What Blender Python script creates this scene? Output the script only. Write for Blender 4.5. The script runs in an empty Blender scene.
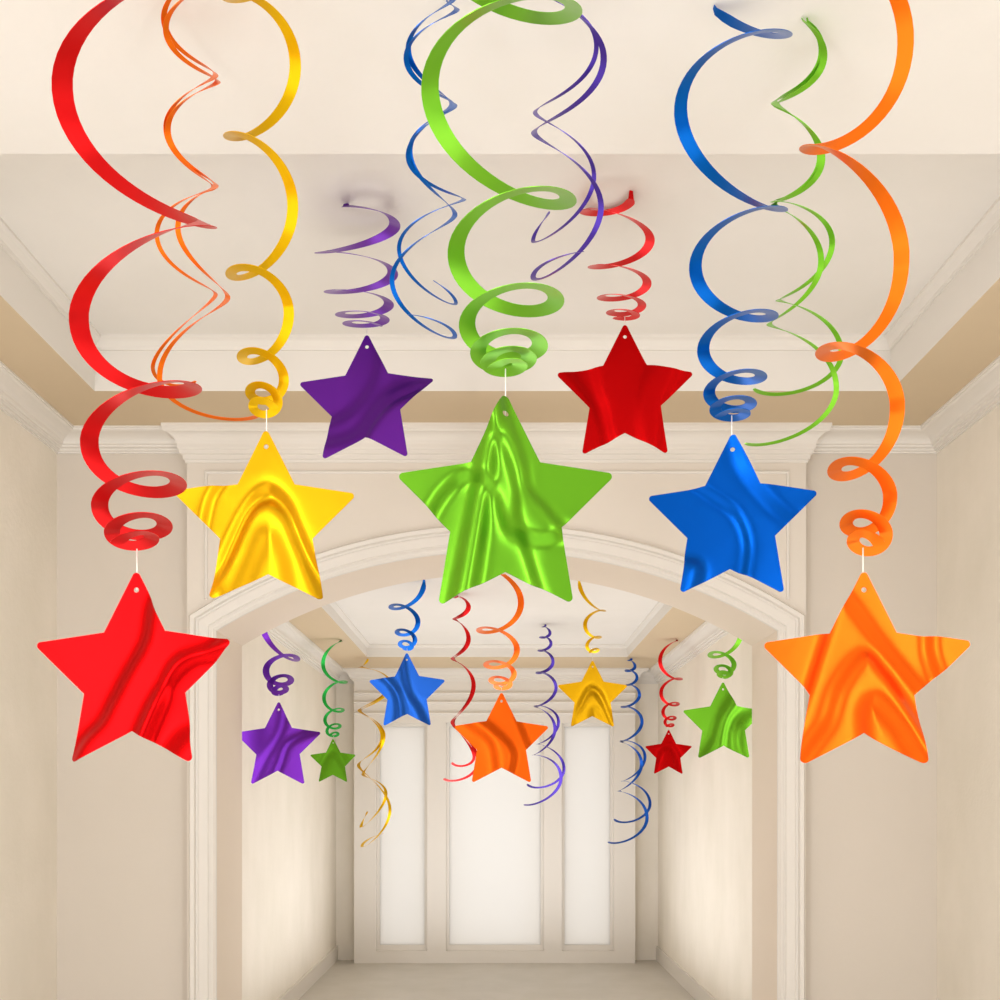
import bpy, bmesh, math
from mathutils import Vector
from mathutils.geometry import delaunay_2d_cdt
C = bpy.context.scene.collection
PI = math.pi
EYE = 1.6
def PX(px, D): return (px - 497) / 1000 * D
def PZ(py, D): return EYE + (800 - py) / 1000 * D
def srgb(r, g, b):
    f = lambda c: (c/255)/12.92 if c/255 <= .04045 else ((c/255 + .055)/1.055)**2.4
    return (f(r), f(g), f(b), 1)

# ------------------------------------------------------------------ materials
def base_mat(name):
    m = bpy.data.materials.new(name); m.use_nodes = True
    return m, m.node_tree.nodes, m.node_tree.links, m.node_tree.nodes['Principled BSDF']
def plaster(name, col, var=.06, scale=2.2, bump=.15, rough=.85):
    m, n, l, p = base_mat(name)
    tc = n.new('ShaderNodeTexCoord')
    nz = n.new('ShaderNodeTexNoise'); nz.inputs['Scale'].default_value = scale; nz.inputs['Detail'].default_value = 6
    nz.inputs['Roughness'].default_value = .6
    mp = n.new('ShaderNodeMapping'); mp.inputs['Scale'].default_value = (1, 1, .55)
    l.new(tc.outputs['Object'], mp.inputs['Vector']); l.new(mp.outputs['Vector'], nz.inputs['Vector'])
    r = n.new('ShaderNodeValToRGB')
    r.color_ramp.elements[0].position = .3; r.color_ramp.elements[1].position = .7
    r.color_ramp.elements[0].color = tuple(c*(1-var) for c in col[:2]) + (col[2]*(1-var*1.5), 1)
    r.color_ramp.elements[1].color = tuple(min(1, c*(1+var)) for c in col[:3]) + (1,)
    l.new(nz.outputs['Fac'], r.inputs['Fac']); l.new(r.outputs['Color'], p.inputs['Base Color'])
    n2 = n.new('ShaderNodeTexNoise'); n2.inputs['Scale'].default_value = 45; n2.inputs['Detail'].default_value = 4
    l.new(tc.outputs['Object'], n2.inputs['Vector'])
    b = n.new('ShaderNodeBump'); b.inputs['Strength'].default_value = bump; b.inputs['Distance'].default_value = .01
    l.new(n2.outputs['Fac'], b.inputs['Height']); l.new(b.outputs['Normal'], p.inputs['Normal'])
    p.inputs['Roughness'].default_value = rough
    return m
def foil(name, col, metal=.7, rough=.3):
    m, n, l, p = base_mat(name)
    p.inputs['Base Color'].default_value = col
    p.inputs['Metallic'].default_value = metal; p.inputs['Specular IOR Level'].default_value = .15
    p.inputs['Roughness'].default_value = rough
    tc = n.new('ShaderNodeTexCoord')
    nz = n.new('ShaderNodeTexNoise'); nz.inputs['Scale'].default_value = 9
    l.new(tc.outputs['Object'], nz.inputs['Vector'])
    b = n.new('ShaderNodeBump'); b.inputs['Strength'].default_value = .12; b.inputs['Distance'].default_value = .01
    l.new(nz.outputs['Fac'], b.inputs['Height']); l.new(b.outputs['Normal'], p.inputs['Normal'])
    return m
M_wall = plaster('cream_plaster', srgb(246, 238, 225), .05)
M_back = plaster('pale_cream_plaster', srgb(222, 212, 199), .02, 1.2, .05)
M_ceil = plaster('ceiling_paint', srgb(241, 236, 229), .03, 1.0, .05)
M_soff = plaster('shaded_border_tan', srgb(216, 195, 164), .03, 1.0, .05)  # shade under the lowered border is put into this tan
M_trim = plaster('white_trim_paint', srgb(235, 229, 220), .004, 2.0, .0, .55)
M_bay = plaster('bay_paint', srgb(231, 222, 210), .02, 1.2, .05)
M_rev = plaster('reveal_paint', srgb(236, 222, 205), .02, 1.0, .04)
M_darkrefl = plaster('dark_reflection_brown', srgb(128, 102, 76), .08, 3, .1, .5)  # invented dark finish for the unseen rear wall, to deepen foil reflections
M_floor = plaster('floor_stone', srgb(206, 200, 190), .05, 3, .03, .5)
M_string, _n, _l, _p = base_mat('white_string'); _p.inputs['Base Color'].default_value = srgb(245, 240, 232); _p.inputs['Roughness'].default_value = .7
def pane_mat():
    m, n, l, p = base_mat('sheer_window_glass')
    t = n.new('ShaderNodeBsdfTranslucent'); t.inputs['Color'].default_value = (.95, .93, .90, 1)
    g = n.new('ShaderNodeBsdfDiffuse'); g.inputs['Color'].default_value = (.9, .88, .85, 1)
    x = n.new('ShaderNodeMixShader'); x.inputs['Fac'].default_value = .25
    l.new(t.outputs[0], x.inputs[1]); l.new(g.outputs[0], x.inputs[2])
    l.new(x.outputs[0], n['Material Output'].inputs['Surface'])
    return m
M_pane = pane_mat()
def star_foil(name, col): return foil(name, col, .85, .36)
RED = foil('red_foil', srgb(216, 22, 24)); YEL = foil('gold_foil', srgb(230, 182, 8)); GRN = foil('green_foil', srgb(126, 198, 48))
BLU = foil('blue_foil', srgb(0, 96, 190)); ORG = foil('orange_foil', srgb(246, 116, 20)); PUR = foil('purple_foil', srgb(112, 44, 170))
BL2 = foil('royal_blue_foil', srgb(30, 92, 190)); VIO = foil('violet_foil', srgb(82, 58, 166)); GR2 = foil('emerald_foil', srgb(44, 178, 74))

STAR = {RED: star_foil('red_star_foil', srgb(186, 3, 6)), YEL: star_foil('gold_star_foil', srgb(206, 156, 12)), GRN: star_foil('green_star_foil', srgb(96, 158, 32)),
        BLU: star_foil('blue_star_foil', srgb(0, 74, 164)), ORG: star_foil('orange_star_foil', srgb(226, 90, 12)), PUR: star_foil('purple_star_foil', srgb(98, 36, 146)), BL2: star_foil('royal_blue_star_foil', srgb(34, 90, 184))}
# ------------------------------------------------------------------ mesh helpers
def link(name, bm, mat, parent=None):
    me = bpy.data.meshes.new(name); bm.to_mesh(me); bm.free()
    o = bpy.data.objects.new(name, me); C.objects.link(o)
    for m in (mat if isinstance(mat, (list, tuple)) else [mat]): me.materials.append(m)
    if parent: o.parent = parent
    return o
def structure(o):
    o['kind'] = 'structure'; return o
def box(bm, x0, x1, y0, y1, z0, z1, mi=0):
    v = [bm.verts.new((x, y, z)) for x in (x0, x1) for y in (y0, y1) for z in (z0, z1)]
    fs = []
    for q in ((0, 1, 3, 2), (4, 6, 7, 5), (0, 4, 5, 1), (2, 3, 7, 6), (0, 2, 6, 4), (1, 5, 7, 3)):
        f = bm.faces.new([v[i] for i in q]); f.material_index = mi; fs.append(f)
    return fs
def boxes(name, mat, *bs):
    bm = bmesh.new()
    for b in bs: box(bm, *b)
    bmesh.ops.recalc_face_normals(bm, faces=bm.faces)
    return structure(link(name, bm, mat))
def sweep(path, profile, mapf):
    """profile (u, v) swept along a 2-D path with mitred corners; u is measured to the path's left."""
    bm = bmesh.new(); rows = []
    P = [Vector(p) for p in path]; N = len(P)
    for i in range(N):
        d0 = (P[i] - P[i-1]).normalized() if i else (P[1] - P[0]).normalized()
        d1 = (P[i+1] - P[i]).normalized() if i < N-1 else d0
        n0 = Vector((-d0.y, d0.x)); n1 = Vector((-d1.y, d1.x))
        m = n0 + n1; m = m / max(m.dot(n0), .2)
        rows.append([bm.verts.new(mapf(P[i].x + m.x*u, P[i].y + m.y*u, v)) for u, v in profile])
    K = len(profile)
    for a, b in zip(rows, rows[1:]):
        for k in range(K):
            bm.faces.new((a[k], a[(k+1) % K], b[(k+1) % K], b[k]))
    bm.faces.new(rows[0][::-1]); bm.faces.new(rows[-1])
    bmesh.ops.recalc_face_normals(bm, faces=bm.faces)
    return bm
def crown_profile(proj, drop, steps=1.0):
    """a classical crown: fillets, cove, bead (u out from the wall, v down from the soffit)"""
    p = [(0, 0), (proj, 0), (proj, drop*.09)]
    p += [(proj*.96, drop*.10), (proj*.95, drop*.17), (proj*.90, drop*.20)]
    for t in [i/6 for i in range(7)]:           # ogee cove
        a = t*PI/2
        p.append((proj*(.88 - .5*math.sin(a)), drop*(.22 + .38*(1-math.cos(a)))))
    p += [(proj*.36, drop*.64), (proj*.30, drop*.66), (proj*.28, drop*.76), (proj*.17, drop*.79), (proj*.16, drop*.9), (proj*.08, drop*.92), (proj*.07, drop), (0, drop)]
    return p

# ------------------------------------------------------------------ the setting
HS, HT = EYE + 1.88, EYE + 2.12          # border and raised ceiling of the front room
hS, hT = EYE + 1.28, EYE + 1.39          # the same in the hall beyond the arch
WX = 2.275; YB = 5.17; YA = 5.08; YA2 = 5.578; YF = 10.0; HX = 1.61; Y0 = -3.2
boxes('floor', M_floor, (-WX-.15, WX+.15, Y0-.15, YF+.2, -.1, 0))
boxes('wall_left', M_wall, (-WX-.15, -WX, Y0, YA2, 0, HT+.1))
boxes('wall_right', M_wall, (WX, WX+.15, Y0, YA2, 0, HT+.1))
boxes('wall_front', M_darkrefl, (-WX, WX, Y0-.15, Y0, 0, HT+.1))
boxes('wall_back', M_back, (-WX, -1.575, YB, YA2, 0, HS), (1.57, WX, YB, YA2, 0, HS))
# arch bay
HWA = 1.4224; SPR = EYE + .8585; PEAK = EYE + 1.26
RAD = (HWA**2 + (PEAK-SPR)**2) / (2*(PEAK-SPR)); ZC = PEAK - RAD; A0 = math.asin(HWA/RAD)
arc = [(RAD*math.sin(a), ZC + RAD*math.cos(a)) for a in [A0 - 2*A0*i/48 for i in range(49)]]   # right to left
def arch_wall():
    bm = bmesh.new()
    out = [(-1.575, 0), (-1.575, HS)] + [(1.57, HS), (1.57, 0), (HWA, 0)] + arc + [(-HWA, 0)]
    top = [(-1.575, HS)] + [(-x, HS) for x, z in arc] + [(1.57, HS)]
    def strip(pts_a, pts_b, y, flip):
        pass
    # front and back faces are built as quads between the arch and the top edge
    cols = []
    A = [(1.57, 0)] + [(HWA, 0)] + arc + [(-HWA, 0), (-1.575, 0)]
    B = [(1.57, HS)] + [(HWA, HS)] + [(x, HS) for x, z in arc] + [(-HWA, HS), (-1.575, HS)]
    F = [[bm.verts.new((x, y, z)) for x, z in L] for y in (YA, YA2) for L in (A, B)]
    fa, fb, ba, bb = F
    n = len(A)
    for i in range(n-1):
        if i in (1, n-3): continue
        for (p, q) in ((fa, fb), (ba, bb)):
            bm.faces.new((p[i], p[i+1], q[i+1], q[i]))
    # jamb column: bottom edge and the joint between the jamb strip and the first arch column
    for i in (1, n-3):
        for (p, q) in ((fa, fb), (ba, bb)):
            pass
    for i in range(1, n-2):
        f = bm.faces.new((fa[i], fa[i+1], ba[i+1], ba[i])); f.material_index = 1
    for i in range(n-1): bm.faces.new((fb[i], fb[i+1], bb[i+1], bb[i]))
    bm.faces.new((fa[0], fb[0], bb[0], ba[0])); bm.faces.new((fa[-1], fb[-1], bb[-1], ba[-1]))
    bmesh.ops.recalc_face_normals(bm, faces=bm.faces)
    return structure(link('wall_arch', bm, [M_bay, M_rev]))
arch_wall()
boxes('wall_hall_left', M_wall, (-HX-.6, -HX, YA2, YF+.1, 0, hT+.1))
boxes('wall_hall_right', M_wall, (HX, HX+.6, YA2, YF+.1, 0, hT+.1))
# far wall of the hall with its shallow bay and three tall windows
YV = 9.8
WIN = [(376, 427), (446, 544), (562, 614)]
wx = [(PX(a, YV), PX(b, YV)) for a, b in WIN]; WT = PZ(723, YV); WB = .12
VX0, VX1 = -1.40, 1.355
boxes('wall_far', M_wall, (-HX, VX0, YF, YF+.1, 0, hS), (VX1, HX, YF, YF+.1, 0, hS))
boxes('wall_far_bay', M_trim, (VX0, wx[0][0], YV, YF+.1, 0, hS), (wx[0][1], wx[1][0], YV, YF+.1, 0, hS), (wx[1][1], wx[2][0], YV, YF+.1, 0, hS),
      (wx[2][1], VX1, YV, YF+.1, 0, hS), (wx[0][0], wx[0][1], YV, YF+.1, WT, hS), (wx[1][0], wx[1][1], YV, YF+.1, WT, hS), (wx[2][0], wx[2][1], YV, YF+.1, WT, hS),
      (wx[0][0], wx[0][1], YV, YF+.1, 0, WB), (wx[1][0], wx[1][1], YV, YF+.1, 0, WB), (wx[2][0], wx[2][1], YV, YF+.1, 0, WB))
for k, (a, b) in enumerate(wx):
    w = boxes('window_%d' % (k+1), M_trim, (a, a+.03, YV+.06, YV+.12, WB, WT), (b-.03, b, YV+.06, YV+.12, WB, WT), (a+.03, b-.03, YV+.06, YV+.12, WT-.03, WT), (a+.03, b-.03, YV+.06, YV+.12, WB, WB+.05))
    bm = bmesh.new(); box(bm, a+.03, b-.03, YV+.085, YV+.095, WB+.05, WT-.03); link('pane', bm, M_pane, w)
# ceilings: raised field, and a lower border, tan to paint in its shade, with a pale fascia
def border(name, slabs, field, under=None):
    """field = (x0, x1, y0, y1) opening; faces that look into the opening are trim, undersides are tan, standing in for their shade"""
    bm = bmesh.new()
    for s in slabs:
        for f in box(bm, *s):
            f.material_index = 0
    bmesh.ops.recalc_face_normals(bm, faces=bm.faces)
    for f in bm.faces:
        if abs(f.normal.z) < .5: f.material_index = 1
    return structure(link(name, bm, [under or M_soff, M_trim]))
TX0, TX1, TY0, TY1 = -1.85, 1.81, 2.91, 4.597
boxes('ceiling', M_ceil, (-WX, WX, Y0, YA2, HT, HT+.1))
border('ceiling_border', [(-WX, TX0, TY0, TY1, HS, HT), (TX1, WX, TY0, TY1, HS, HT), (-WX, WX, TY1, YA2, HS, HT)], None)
border('ceiling_near', [(-WX, WX, Y0, TY0, HS, HT)], None, M_ceil)
sx, sy = 1.164, 8.95
boxes('ceiling_hall', M_ceil, (-HX, HX, YA2, YF+.1, hT, hT+.1))
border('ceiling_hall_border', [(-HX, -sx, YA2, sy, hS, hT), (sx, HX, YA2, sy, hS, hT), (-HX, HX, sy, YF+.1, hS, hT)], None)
# tray top beads
def ring(x0, x1, y0, y1, z, prof):   # sweep along the inside of the opening
    bm = sweep([(x0, y0), (x0, y1), (x1, y1), (x1, y0)][::-1], prof, lambda x, y, v: (x, y, z - v))
    return bm
bead = [(0, 0), (.045, 0), (.045, .012), (.03, .02), (.012, .04), (.01, .055), (0, .055)]
structure(link('trim_1', ring(TX0, TX1, TY0, TY1, HT, bead), M_trim))
hb = [(0, 0), (.03, 0), (.03, .01), (.01, .025), (0, .03)]
structure(link('trim_2', ring(-sx, sx, YA2, sy, hT, hb), M_trim))
# crown mouldings
cp = crown_profile(.15, .091)
L = lambda z: (lambda x, y, v: (x, y, z - v))
structure(link('trim_3', sweep([(-1.575, YB), (-WX, YB), (-WX, Y0)], cp, L(HS)), M_trim))
structure(link('trim_4', sweep([(WX, Y0), (WX, YB), (1.57, YB)], cp, L(HS)), M_trim))
structure(link('trim_5', sweep([(1.57, YB), (1.57, YA), (-1.575, YA), (-1.575, YB)], crown_profile(.10, .168), L(HS)), M_trim))
ch = crown_profile(.12, .12)
structure(link('trim_6', sweep([(HX, YA2), (HX, YF), (VX1, YF), (VX1, YV), (VX0, YV), (VX0, YF), (-HX, YF), (-HX, YA2)], ch, L(hS)), M_trim))
# arch casing
cas = [(0, 0), (0, .02), (.012, .034), (.022, .034), (.026, .022), (.034, .022), (.04, .03), (.085, .03), (.09, .02), (.1, .02), (.106, .038), (.126, .038), (.136, .02), (.136, 0)]
apath = [(HWA, 0), (HWA, SPR)] + arc[1:-1] + [(-HWA, SPR), (-HWA, 0)]
structure(link('trim_7', sweep(apath[::-1], cas, lambda x, z, v: (x, YA - v, z)), M_trim))
# flat panel beads on the spandrels
bd = [(0, 0), (0, .008), (.008, .014), (.016, .008), (.016, 0)]
def bead_path(name, pts): structure(link(name, sweep(pts, bd, lambda x, z, v: (x, YA - v, z)), M_trim))
zt = PZ(474, YA)
bead_path('trim_8', [(-1.47, 2.62), (-1.47, zt), (1.47, zt), (1.47, 2.62)])
for k, y in enumerate((692, 701, 712)):
    z = PZ(y, YV)
    structure(link('trim_%d' % (9+k), sweep([(VX1, z), (VX0, z)], [(0, 0), (0, .012), (.01, .02), (.025, .016), (.03, 0)], lambda x, zz, v: (x, YV - v, zz)), M_trim))
boxes('baseboard_left', M_trim, (-WX, -WX+.02, Y0, YB, 0, .14)); boxes('baseboard_right', M_trim, (WX-.02, WX, Y0, YB, 0, .14))
boxes('baseboard_hall_left', M_trim, (-HX, -HX+.02, YA2, YF, 0, .14)); boxes('baseboard_hall_right', M_trim, (HX-.02, HX, YA2, YF, 0, .14))

# ------------------------------------------------------------------ hanging swirls
def hermite(vals, t):
    i = min(int(t), len(vals)-2); f = t - i
    s = [vals[k+1]-vals[k] for k in range(len(vals)-1)]
    def m(k):
        if k == 0: return s[0]
        if k == len(vals)-1: return s[-1]
        a, b = s[k-1], s[k]
        if a*b <= 0: return 0
        return 2*a*b/(a+b) if True else 0
    h00 = 2*f**3-3*f*f+1; h10 = f**3-2*f*f+f; h01 = -2*f**3+3*f*f; h11 = f**3-f*f
    return h00*vals[i] + h10*m(i) + h01*vals[i+1] + h11*m(i+1)
def ribbon(name, keys, side, D, w0, w1, zc, root, mat, end=1.0, k=(.5, .45), t_thick=.0012, coil=False, cone=.3):
    """A cut-paper spiral hanging from the ceiling at zc.  keys are its alternating left and right turns, top
    to bottom, as seen (px, py) at the axis distance D; side is the side where it passes from far to near."""
    K = list(keys); n0 = len(K)
    while PZ(K[0][1], D) < zc - .03:                     # keep winding up to the ceiling
        dy = K[1][1] - K[0][1]; dy2 = K[2][1] - K[1][1]
        K.insert(0, (K[1][0] + (K[1][0]-K[0][0])*.04, K[0][1] - max(6, .5*(dy+dy2))))
    n = len(K)
    xs = [k[0] for k in K]; ys = [k[1] for k in K]
    amp = [abs(xs[i+1]-xs[i])/2 for i in range(n-1)]
    Re = [amp[0]] + [(amp[i-1]+amp[i])/2 for i in range(1, n-1)] + [amp[-1]*(.6 if coil else 1)]
    T = n - 2 + end
    total = int(T*22)
    pts = []
    for q in range(total+1):
        t = T*q/total
        i = min(int(t), n-2); f = t - i
        c = (xs[i]+xs[i+1])/2; a = (xs[i]-xs[i+1])/2
        cs = math.cos(PI*f); sn = math.sin(PI*f)
        x = c + a*cs
        startright = xs[i] > xs[i+1]
        near = 1 if (startright == (side == 'R')) else -1
        R = Re[i]*(1-f) + Re[i+1]*f
        # the turn lies in a plane across the line of sight to its own axis
        tx = (c-497)/1000; nn = math.hypot(tx, 1)
        U = Vector((1/nn, -tx/nn, 0)); V = Vector((-tx/nn, -1/nn, 0))      # V points back to the room's middle
        lat = a*cs/1000*D/nn; dep = near*R*sn/1000*D/nn
        yp = hermite(ys, t); z = PZ(yp, D + U.y*lat)
        knat = (z - EYE)/D/nn
        tt = max(0, min(1, (t - (n-n0))/max(1, n0-1)))
        tilt = k[0] + (k[1]-k[0])*tt - knat
        sg = 1 if a > 0 else -1
        rad = (U*(sg*cs) + V*(near*sn) + Vector((0, 0, tilt*near*sn))).normalized()
        rad = (rad - Vector((0, 0, cone*(1-.5*tt)))).normalized()                     # the strip droops outwards
        p = Vector((PX(c, D), D, z + tilt*dep)) + U*lat + V*dep
        w = (w0 + (w1-w0)*t/(n-1))/1000*D
        w = min(w, 2*R/1000*D*.98)
        pts.append((p, rad, w))
    over = [i for i, p in enumerate(pts[:len(pts)*2//3]) if p[0].z > zc - .004]
    pts = pts[(over[-1]+1 if over else 0):]
    if pts[0][0].z < zc - .006:                             # the short tab that is stuck to the ceiling
        p, r, wt = pts[0]; q = pts[1][0]
        pts.insert(0, (Vector((p.x + (p.x-q.x)*.3, p.y + (p.y-q.y)*.3, zc - .001)), r, wt))
    bm = bmesh.new(); rows = []
    O = root.location
    m = len(pts)
    for i, (p, r, w) in enumerate(pts):
        tg = (pts[min(i+1, m-1)][0] - pts[max(i-1, 0)][0]).normalized()
        nn = tg.cross(r)
        nn = nn.normalized() if nn.length > 1e-6 else Vector((0, 0, 1))
        if nn.z < 0: nn = -nn
        taper = min(1, .35 + i/4) * min(1, .5 + (m-1-i)/3)
        a = p + r*w/2*taper - O; b = p - r*w/2*taper - O
        th = nn*t_thick/2
        rows.append([bm.verts.new(v) for v in (a+th, b+th, b-th, a-th)])
    for a, b in zip(rows, rows[1:]):
        for k in range(4):
            f = bm.faces.new((a[k], a[(k+1) % 4], b[(k+1) % 4], b[k])); f.smooth = True
    bm.faces.new(rows[0]); bm.faces.new(rows[-1][::-1])
    bmesh.ops.recalc_face_normals(bm, faces=bm.faces)
    for e in bm.edges:
        if len(e.link_faces) == 2 and e.calc_face_angle(0) > .7: e.smooth = False
    o = link(name, bm, mat, root)
    return o, pts[-1]

def star(px, py, Rpx, D, folds, root, mat, rel=1.0, thick=.0025):
    """five-pointed card with rounded points, a punched hole and satin folds; built facing the room"""
    s = D/1000; O = root.location
    r_in = .527
    ro = 3.2/90
    outl = []
    for k in range(5):
        a = PI/2 - k*2*PI/5
        tip = Vector((math.cos(a), math.sin(a))); 
        i0 = Vector((math.cos(a+PI/5), math.sin(a+PI/5)))*r_in; i1 = Vector((math.cos(a-PI/5), math.sin(a-PI/5)))*r_in
        d0 = (i0-tip).normalized(); d1 = (i1-tip).normalized()
        half = math.acos(max(-1, min(1, d0.dot(d1))))/2
        # pushed a little so that the rounded point still reaches the full radius
        over = ro/math.sin(half) - ro
        tip = tip*(1+over)
        cen = tip + (d0+d1).normalized()*ro/math.sin(half)
        aa = math.atan2(*(tip-cen).yx)
        sp = PI/2 - half
        for j in range(7):
            th = aa + sp - 2*sp*j/6
            outl.append(cen + Vector((math.cos(th), math.sin(th)))*ro)
        outl.append(i1)
    full = []
    for i, p in enumerate(outl):
        q = outl[(i+1) % len(outl)]; n = max(1, int((q-p).length/.05))
        for j in range(n): full.append(p + (q-p)*j/n)
    hc = Vector((0, .835)); hr = .026
    hole = [hc + Vector((math.cos(2*PI*j/16), math.sin(2*PI*j/16)))*hr for j in range(16)]
    def inside(p):
        c = False; n = len(full)
        for i in range(n):
            a, b = full[i], full[i-1]
            if (a.y > p.y) != (b.y > p.y) and p.x < (b.x-a.x)*(p.y-a.y)/(b.y-a.y)+a.x: c = not c
        return c
    st = .026 if Rpx > 60 else .045
    grid = []
    N = int(1.05/st)
    for i in range(-N, N+1):
        for j in range(-N, N+1):
            p = Vector((i*st + (.5*st if j % 2 else 0), j*st*.9))
            if (p-hc).length > hr+st*.5 and inside(p) and min((p-q).length for q in full) > st*.45: grid.append(p)
    V = full + hole + grid
    nf, nh = len(full), len(hole)
    E = [(i, (i+1) % nf) for i in range(nf)] + [(nf+i, nf+(i+1) % nh) for i in range(nh)]
    vo, eo, fo, ov, oe, of = delaunay_2d_cdt(V, E, [], 1, 1e-6)
    fl = []
    for pts, amp, wd in folds:
        Q = [Vector(((x-px)/Rpx, (py-y)/Rpx)) for x, y in pts]
        S = []
        for i in range(len(Q)-1):
            p0 = Q[i-1] if i else Q[0]*2-Q[1]; p3 = Q[i+2] if i+2 < len(Q) else Q[-1]*2-Q[-2]
            for j in range(6):
                f = j/6; p1, p2 = Q[i], Q[i+1]
                S.append(.5*(2*p1 + (p2-p0)*f + (2*p0-5*p1+4*p2-p3)*f*f + (3*p1-p0-3*p2+p3)*f**3))
        S.append(Q[-1])
        S = [S[0] + (S[0]-S[1]).normalized()*3] + S + [S[-1] + (S[-1]-S[-2]).normalized()*3]
        fl.append((S, amp, wd))
    def height(p):
        h = 0
        for P, amp, wd in fl:
            best = 9; sd = 0; 
            for a, b in zip(P, P[1:]):
                d = b-a; tt = max(0, min(1, (p-a).dot(d)/d.length_squared))
                dist = (p-(a+d*tt)).length
                if dist < best:
                    best = dist
                    if dist > 1e-9:
                        nn = d.normalized(); cr = nn.x*(p.y-a.y) - nn.y*(p.x-a.x)
                        sd = -(1 if cr > 0 else -1)*dist       # + on the right of the travel direction
                    else: sd = 0
            h += amp*math.tanh(sd/(wd*.95))
        return h*rel
    bm = bmesh.new()
    fr, bk = [], []
    hs = [height(p) for p in vo]; hm = sum(hs)/len(hs)
    for p, h in zip(vo, hs):
        h -= hm
        x = PX(px, D) + p.x*Rpx*s; z = PZ(py, D) + p.y*Rpx*s
        y = D - h*Rpx*s
        fr.append(bm.verts.new(Vector((x, y, z)) - O)); bk.append(bm.verts.new(Vector((x, y+thick, z)) - O))
    for f in fo:
        c = sum((vo[i] for i in f), Vector((0, 0)))/len(f)
        if (c-hc).length < hr*.98: continue
        g = bm.faces.new([fr[i] for i in f]); g.smooth = True
        g = bm.faces.new([bk[i] for i in f][::-1]); g.smooth = True
    for e in [e for e in bm.edges if len(e.link_faces) == 1]:
        pass
    bmesh.ops.recalc_face_normals(bm, faces=bm.faces)
    idx = {v: i for i, v in enumerate(fr)}
    bedges = [(e.verts[0], e.verts[1]) for e in bm.edges if len(e.link_faces) == 1 and e.verts[0] in idx and e.verts[1] in idx]
    for a, b in bedges:
        try: bm.faces.new((a, b, bk[idx[b]], bk[idx[a]]))
        except ValueError: pass
    bmesh.ops.recalc_face_normals(bm, faces=bm.faces)
    for e in bm.edges:
        if len(e.link_faces) == 2 and e.calc_face_angle(0) > .9: e.smooth = False
    for f in [f for f in bm.faces if len(f.verts) == 3]: f.smooth = True
    back = max(D - (h-hm)*Rpx*s for p, h in zip(vo, hs) if p.y > .78)
    return link('star', bm, mat, root), back + thick
def cord(p0, p1, r, root):
    bm = bmesh.new(); O = root.location
    d = (p1-p0).normalized(); u = d.orthogonal().normalized(); v = d.cross(u)
    ra = [bm.verts.new(p0 - O + (u*math.cos(a)+v*math.sin(a))*r) for a in [i*PI/4 for i in range(8)]]
    rb = [bm.verts.new(p1 - O + (u*math.cos(a)+v*math.sin(a))*r) for a in [i*PI/4 for i in range(8)]]
    for i in range(8): f = bm.faces.new((ra[i], ra[(i+1) % 8], rb[(i+1) % 8], rb[i])); f.smooth = True
    bm.faces.new(ra[::-1]); bm.faces.new(rb)
    return link('string', bm, M_string, root)
def thing(name, label, group, x, D, zc):
    o = bpy.data.objects.new(name, None); C.objects.link(o); o.location = (x, D, zc); o.empty_display_size = .05
    o['label'] = label; o['category'] = 'hanging decoration'; o['group'] = group
    bpy.context.view_layer.update()
    return o
FRONT, BACK, TW, TWB = 'star swirls in the front room', 'star swirls in the hall beyond the arch', 'two-strand swirls in the front room', 'two-strand swirls in the hall beyond the arch'
def star_swirl(label, group, st, keys, side, D, w, zc, mat, folds, mat2=None, rel=1.0, k=(.5, .45), cone=.3):
    px, py, R = st
    root = thing('hanging_star_swirl', label, group, PX(px, D), D, zc)
    rb, last = ribbon('ribbon', keys, side, D, w[0], w[1], zc, root, mat2 or mat, 1.0, k, coil=True, cone=cone)
    _, yb = star(px, py, R, D, folds, root, STAR[mat], rel)
    top = last[0]
    hole = Vector((PX(px, D), yb+.0015, PZ(py-.835*R, D)))
    cord(Vector((hole.x, yb+.0015, top.z)), hole, .0013 if R > 60 else .0016, root)
    return root
def twin(label, group, strands, D, zc, mat, k=(.42, .35)):
    root = thing('hanging_twin_swirl', label, group, PX(strands[0][0][0][0], D), D, zc)
    for keys, side, w, end in strands:
        ribbon('strand', keys, side, D, w[0], w[1], zc, root, mat, end, k)
    return root
d_, b_ = -.07, .07
# ---- front room
star_swirl('large red star on a red spiral, hanging lowest at the far left', FRONT, (133.5, 676, 105),
    [(64, 90), (209, 224), (80, 322), (194, 387), (90, 444), (179, 484), (100, 506), (165, 526), (112, 532), (152, 538), (117, 545)], 'R', 1.98, (21, 14), HS, RED,
    [([(158, 590), (150, 607), (144, 640), (126, 673), (112, 700), (100, 722), (80, 745), (60, 790)], -.055, .06),
     ([(225, 640), (210, 649), (180, 661), (163, 688), (150, 712), (140, 735)], -.06, .06),
     ([(235, 655), (195, 660), (172, 682), (164, 705), (150, 740), (140, 770)], .06, .06), ([(215, 740), (190, 735), (165, 765)], -.06, .1)], k=(.58, .55))
star_swirl('large yellow star on a gold spiral, between the red and purple stars', FRONT, (266.5, 524, 92),
    [(229, 136), (293, 208), (231, 274), (289, 314), (242, 357), (284, 380), (250, 392), (278, 402), (253, 406), (274, 410)], 'L', 2.2, (12, 9), HS, YEL,
    [([(213, 600), (222, 560), (245, 510), (266, 488), (284, 500), (298, 530), (312, 560), (330, 580)], -.06, .07),
     ([(200, 610), (225, 568), (250, 515), (268, 502), (285, 515), (298, 545), (318, 590)], .06, .05),
     ([(240, 590), (255, 555), (268, 530), (282, 555), (290, 590)], -.05, .14), ([(225, 480), (212, 500), (205, 530)], .05, .06)], k=(.85, .85), cone=.15)
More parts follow.
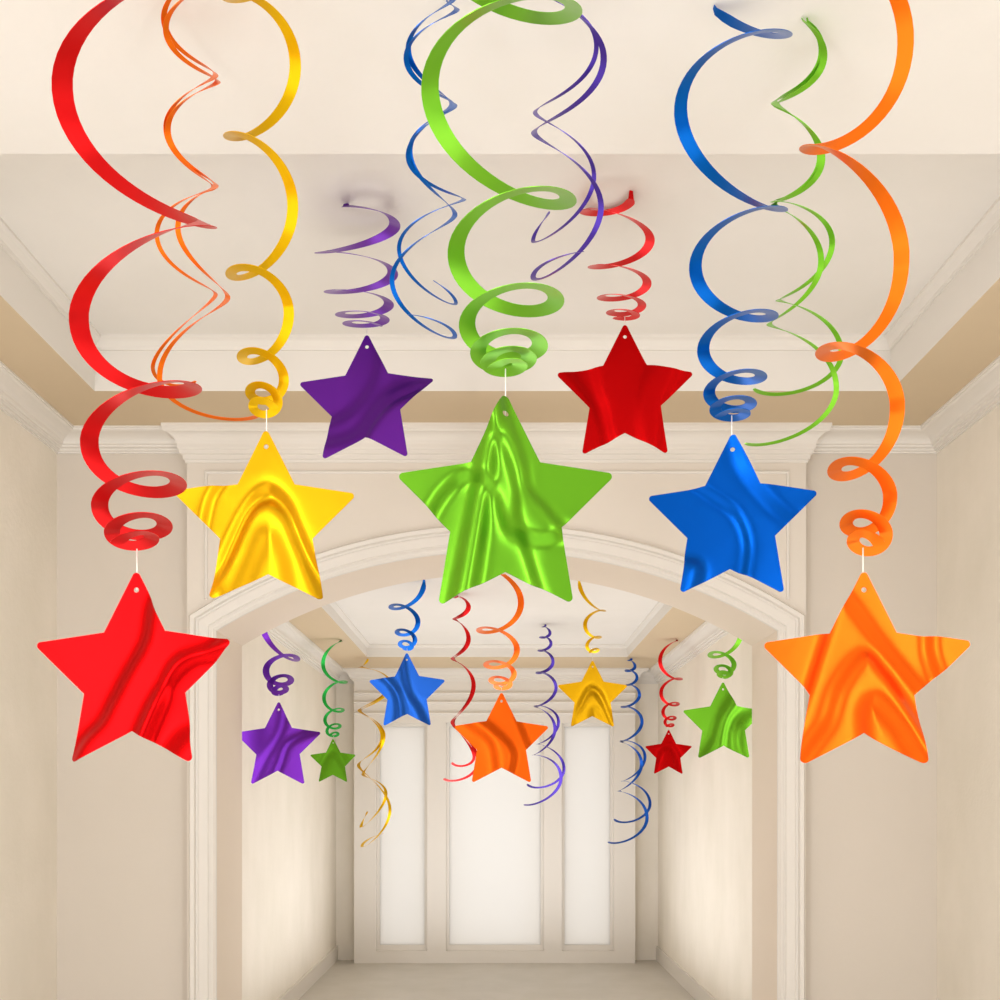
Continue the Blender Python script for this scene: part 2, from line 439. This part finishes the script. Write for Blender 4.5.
star_swirl('biggest star, bright green, on a wide green spiral in the centre', FRONT, (505.5, 510.5, 111.5),
    [(430, 92), (568, 200), (456, 255), (556, 300), (467, 325), (540, 345), (478, 352), (529, 358), (488, 362), (520, 365), (494, 369)], 'R', 2.0, (19, 15), HS, GRN,
    [([(420, 535), (436, 502), (455, 480), (474, 475), (492, 488), (502, 515), (512, 532), (545, 541), (575, 527)], -.06, .06),
     ([(474, 410), (490, 427), (506, 458), (516, 490), (518, 520), (530, 560)], -.05, .05),
     ([(500, 400), (512, 430), (524, 465), (528, 490), (545, 510)], .05, .06),
     ([(486, 510), (480, 550), (470, 615)], .06, .06), ([(466, 530), (452, 600)], -.06, .08)], k=(0.62, 0.5))
star_swirl('large bright blue star on a blue spiral, right of the green star', FRONT, (731.5, 522.5, 85.5),
    [(680, 112), (781, 209), (695, 268), (772, 315), (703, 350), (761, 376), (709, 393), (751, 403), (715, 409), (745, 413), (720, 417)], 'R', 2.25, (14, 11), HS, BLU,
    [([(690, 480), (708, 492), (735, 512), (747, 540), (745, 570), (735, 610)], -.05, .06),
     ([(733, 440), (742, 470), (770, 505), (800, 530)], -.05, .09), ([(665, 560), (700, 565), (690, 610)], .05, .08)], k=(0.6, 0.45))
star_swirl('large orange star on an orange spiral, hanging lowest at the far right', FRONT, (864, 677.5, 105),
    [(806, 147), (901, 262), (822, 353), (897, 409), (834, 471), (890, 498), (846, 524), (886, 535), (853, 541), (879, 546)], 'L', 2.05, (16, 12), HS, ORG,
    [([(815, 740), (828, 720), (840, 685), (864, 655), (882, 670), (900, 695), (925, 735), (940, 760)], .055, .06),
     ([(865, 740), (864, 712), (875, 700), (900, 725), (915, 750)], -.05, .09), ([(927, 630), (928, 655), (938, 685)], -.06, .05),
     ([(850, 600), (880, 640), (905, 670), (930, 700)], -.03, .06), ([(828, 630), (820, 655), (812, 680)], .04, .05)], k=(.9, .85), cone=.15)
star_swirl('purple star on a spiral fixed to the raised front ceiling, above the yellow star', FRONT, (366, 402.5, 70.5),
    [(346, 206), (395, 225), (320, 252), (393, 273), (329, 291), (389, 304), (340, 314), (385, 319), (347, 323), (379, 326)], 'L', 3.56, (12, 9), HT, PUR,
    [([(320, 445), (355, 435), (378, 405), (400, 388), (440, 378)], .05, .09), ([(380, 340), (372, 380), (350, 410), (320, 425)], -.04, .08), ([(365, 470), (368, 440), (390, 410), (420, 395)], .045, .05)], k=(0.22, 0.25))
star_swirl('red star on a short spiral fixed to the raised front ceiling, above the blue star', FRONT, (625, 395.5, 70.5),
    [(631, 199), (583, 210), (650, 240), (592, 266), (647, 283), (601, 297), (642, 305), (610, 312), (636, 315), (616, 317)], 'L', 3.49, (10, 8), HT, RED,
    [([(590, 350), (598, 385), (606, 410), (612, 435), (620, 460)], -.06, .07), ([(570, 370), (588, 395), (600, 425), (605, 460)], .05, .07), ([(655, 350), (640, 390), (638, 420), (645, 460)], -.05, .08), ([(680, 365), (665, 400), (660, 440)], .04, .06)], rel=.6, k=(.34, .3))
twin('two thin orange curling strands without a star, between red and yellow spirals', TW, [
    ([(166, 128), (214, 187), (157, 235), (216, 294), (153, 368), (197, 379)], 'R', (6, 3.5), .9),
    ([(168, 130), (216, 185), (178, 228), (228, 297), (160, 377), (262, 412)], 'R', (6, 5), .93)], 2.36, HS, ORG, k=(.42, .48))
twin('two thin blue curling strands without a star, left of the green spiral', TW, [
    ([(455, 105), (408, 156), (464, 199), (399, 249), (456, 303), (428, 275)], 'R', (6, 3.5), .7),
    ([(452, 104), (410, 152), (455, 214), (392, 281), (455, 336), (408, 315)], 'R', (6, 4.5), .9)], 2.3, HS, BLU, k=(0.36, 0.34))
twin('two thin violet curling strands without a star, right of the green spiral', TW, [
    ([(535, 112), (594, 177), (533, 241), (551, 206)], 'L', (5, 4), .8),
    ([(534, 132), (601, 208), (533, 277), (588, 252)], 'L', (7, 5), .8)], 2.3, HS, VIO, k=(0.4, 0.36))
twin('two thin green curling strands without a star, beside the orange spiral', TW, [
    ([(776, 104), (822, 159), (773, 201), (832, 243), (778, 300), (841, 354), (752, 386)], 'L', (7, 5), .93),
    ([(774, 102), (820, 157), (774, 204), (821, 261), (769, 324), (836, 389), (744, 442)], 'L', (7, 5), .94)], 2.46, HS, GRN, k=(.5, .55))
# ---- the hall beyond the arch
star_swirl('purple star close behind the left side of the arch, left tip hidden', BACK, (278, 747, 45),
    [(262, 622), (297, 659), (266, 671), (291, 680), (270, 685), (286, 689), (274, 691), (282, 692)], 'R', 5.8, (7, 6), hS, PUR,
    [([(265, 800), (280, 765), (288, 745), (305, 735), (330, 728)], .05, .08), ([(285, 700), (280, 730), (262, 760)], -.04, .1)], k=(.65, .68), cone=.12)
star_swirl('smallest green star, right of the purple star in the hall', BACK, (333, 762.5, 23.5),
    [(341, 641), (323, 664), (346, 682), (324, 698), (343, 710), (325, 720), (340, 726), (327, 731), (338, 734), (330, 736)], 'R', 8.0, (4, 3), hS, GRN,
    [([(315, 785), (325, 765), (333, 755), (341, 765), (352, 785)], .07, .12), ([(320, 760), (333, 742), (346, 760)], -.06, .12)], mat2=GR2, k=(.65, .68), cone=.12)
star_swirl('blue star in the hall, left of the hall\'s orange star', BACK, (407, 693, 39.5),
    [(424, 583), (391, 607), (418, 622), (397, 632), (415, 640), (400, 644), (412, 646), (404, 648)], 'L', 6.3, (5.5, 4), hT, BL2,
    [([(372, 670), (390, 685), (398, 705), (395, 740)], -.05, .1), ([(402, 660), (408, 690), (420, 710), (430, 735)], -.05, .1), ([(385, 675), (400, 695), (405, 730)], .05, .08)], mat2=BLU, k=(.65, .68), cone=.12)
star_swirl('orange star in the hall, directly below the big green star', BACK, (501.5, 742, 49),
    [(474, 566), (521, 603), (479, 630), (517, 650), (486, 664.5), (514, 674), (491, 680), (510, 684), (496, 686), (506, 687.5)], 'L', 6.0, (6.5, 5), hT, ORG,
    [([(475, 715), (495, 730), (510, 745), (514, 760), (505, 790)], .05, .07), ([(510, 700), (522, 730), (535, 760)], .04, .08), ([(470, 725), (492, 745), (498, 790)], -.04, .12)], k=(.6, .5), cone=.15)
star_swirl('yellow star in the hall, right of the hall\'s orange star', BACK, (592.5, 697, 36),
    [(579, 580), (604, 611), (585, 625), (600, 637), (587, 646), (598, 650), (590, 653)], 'R', 6.3, (4.5, 3.2), hT, YEL,
    [([(570, 730), (580, 705), (590, 688), (600, 692), (608, 710), (620, 735)], -.06, .08), ([(565, 735), (582, 705), (592, 692), (603, 705), (615, 735)], .05, .07), ([(592, 735), (594, 710), (610, 730)], -.05, .15)], k=(.65, .68), cone=.12)
star_swirl('smallest red star, on a thin red spiral in the hall', BACK, (668.5, 754, 24),
    [(677, 641), (660, 661), (681, 679), (661, 693), (678, 704), (663, 712), (675, 718), (665, 722), (673, 725), (667, 727)], 'R', 8.0, (4, 3), hS, RED,
    [([(655, 770), (662, 750), (672, 752), (676, 780)], .07, .12), ([(660, 745), (672, 745), (682, 760)], -.07, .12)], k=(.65, .68), cone=.12)
star_swirl('green star close behind the right side of the arch, right tip hidden', BACK, (723.5, 723.8, 41.5),
    [(712, 598), (741, 632), (710, 655), (734, 665), (716, 669), (731, 672), (719, 674), (728, 675), (722, 676)], 'L', 5.8, (5.5, 4.5), hS, GRN,
    [([(735, 690), (720, 715), (712, 740), (700, 760)], -.06, .1), ([(755, 710), (738, 725), (735, 745), (745, 770)], -.05, .1), ([(745, 700), (728, 722), (722, 760)], .05, .08)], k=(.65, .68), cone=.12)
twin('two thin yellow curling strands in the hall, behind the blue star', TWB, [
    ([(369, 656), (361, 667), (390, 684), (359, 710), (382, 737), (358.5, 765), (390, 810), (362, 846), (385, 833)], 'L', (3.5, 3), .8),
    ([(369, 656), (361, 667), (391, 685), (360, 711), (384, 736), (363, 774), (386, 794), (361, 827), (368, 808)], 'L', (3.5, 3), .8)], 9.0, hS, YEL, k=(0.35, 0.35))
twin('two thin red curling strands in the hall, left of the orange star', TWB, [
    ([(466, 590), (455.5, 596), (468, 606), (454, 618), (468, 638), (452, 658), (473, 685), (452, 722), (474, 757), (452, 762)], 'L', (4, 3), .97),
    ([(466, 590), (455, 597), (469, 607), (454, 619), (469, 639), (453, 659), (474, 686), (453, 723), (478, 762), (444, 778)], 'L', (4, 3.5), .97)], 6.78, hT, RED, k=(.48, .55))
twin('two thin violet curling strands in the hall, right of the orange star', TWB, [
    ([(546, 624), (543, 626.5), (550, 632.6), (540.5, 637), (551, 643), (539, 650), (553, 661), (537, 672), (556, 687), (535, 706), (558.5, 722), (537.5, 744), (564, 769), (527, 783)], 'L', (3, 3), .95),
    ([(546, 624), (543, 626.5), (550, 633), (541, 637), (551, 643.5), (539, 650.5), (553, 662), (537, 673), (556, 688), (535.5, 707), (555, 729), (533.5, 755), (561, 778), (524, 804)], 'L', (3, 3.4), .95)], 7.9, hT, VIO, k=(.5, .6))
twin('two thin blue curling strands in the hall, right of the yellow star', TWB, [
    ([(632, 658), (628.5, 660), (635, 666), (626, 670), (637, 677), (627, 684.5), (639.5, 694.5), (622, 706.5), (642, 721), (621, 741), (645, 757), (622.5, 781), (650, 804), (614, 818)], 'L', (3, 3), .95),
    ([(632, 658), (628.5, 660), (635, 666.5), (626, 670.5), (637, 677.5), (627, 685), (639.5, 695), (622, 707), (642, 722), (621, 742), (641.5, 764), (619, 791), (647, 818), (608, 841)], 'L', (3, 3.4), .95)], 9.0, hS, BL2, k=(.5, .6))

# ------------------------------------------------------------------ light, camera
w = bpy.data.worlds.new('World'); bpy.context.scene.world = w; w.use_nodes = True
w.node_tree.nodes['Background'].inputs['Color'].default_value = (1, 1, 1, 1)
w.node_tree.nodes['Background'].inputs['Strength'].default_value = 1.25
def area(name, loc, target, sx, sy, power, col):
    l = bpy.data.lights.new(name, 'AREA'); l.shape = 'RECTANGLE'; l.size = sx; l.size_y = sy; l.energy = power; l.color = col
    o = bpy.data.objects.new(name, l); C.objects.link(o); o.location = loc
    o.rotation_euler = (Vector(target)-Vector(loc)).to_track_quat('-Z', 'Y').to_euler()
    return o
W = (.96, .98, 1.03)
area('rear_fill', (-1.1, -3.0, 2.1), (.2, 4, 1.9), 2.0, 2.2, 62, W)  # added light behind the camera; no window is built here
area('side_fill_left', (-2.1, -1.2, 2.0), (2.2, 4.2, 1.5), .5, 2.0, 58, W)  # unseen fill added to brighten the right wall
area('side_fill_right', (2.1, -1.2, 2.0), (-2.2, 4.2, 1.5), .5, 2.0, 49, W)  # unseen fill added to brighten the left wall
area('front_upward_fill', (0, 1.6, .12), (0, 1.6, 4), 3.2, 3.0, 43, W)  # added fill below the view, lifts the front ceiling; no fitting
area('hall_upward_fill', (0, 7.6, .12), (0, 7.6, 4), 2.0, 2.6, 44, W)  # added fill near the hall floor, out of view, brightens the hall
area('hall_side_fill_left', (-1.52, 5.68, 1.8), (1.6, 8.2, 1.8), .12, 1.8, 2.2, W)  # added strip hidden by the left pier, lightens the hall's right wall
area('hall_side_fill_right', (1.52, 5.68, 1.8), (-1.6, 8.2, 1.8), .12, 1.8, 2.2, W)  # added strip hidden by the right pier, lightens the hall's left wall
cam = bpy.data.cameras.new('Camera'); cam.lens = 36; cam.sensor_width = 36; cam.shift_x = .003; cam.shift_y = .3
co = bpy.data.objects.new('Camera', cam); C.objects.link(co); co.location = (0, 0, EYE); co.rotation_euler = (PI/2, 0, 0)
sc = bpy.context.scene; sc.camera = co
sc.view_settings.view_transform = 'Standard'; sc.view_settings.look = 'None'; sc.view_settings.gamma = 1; sc.view_settings.exposure = -.05
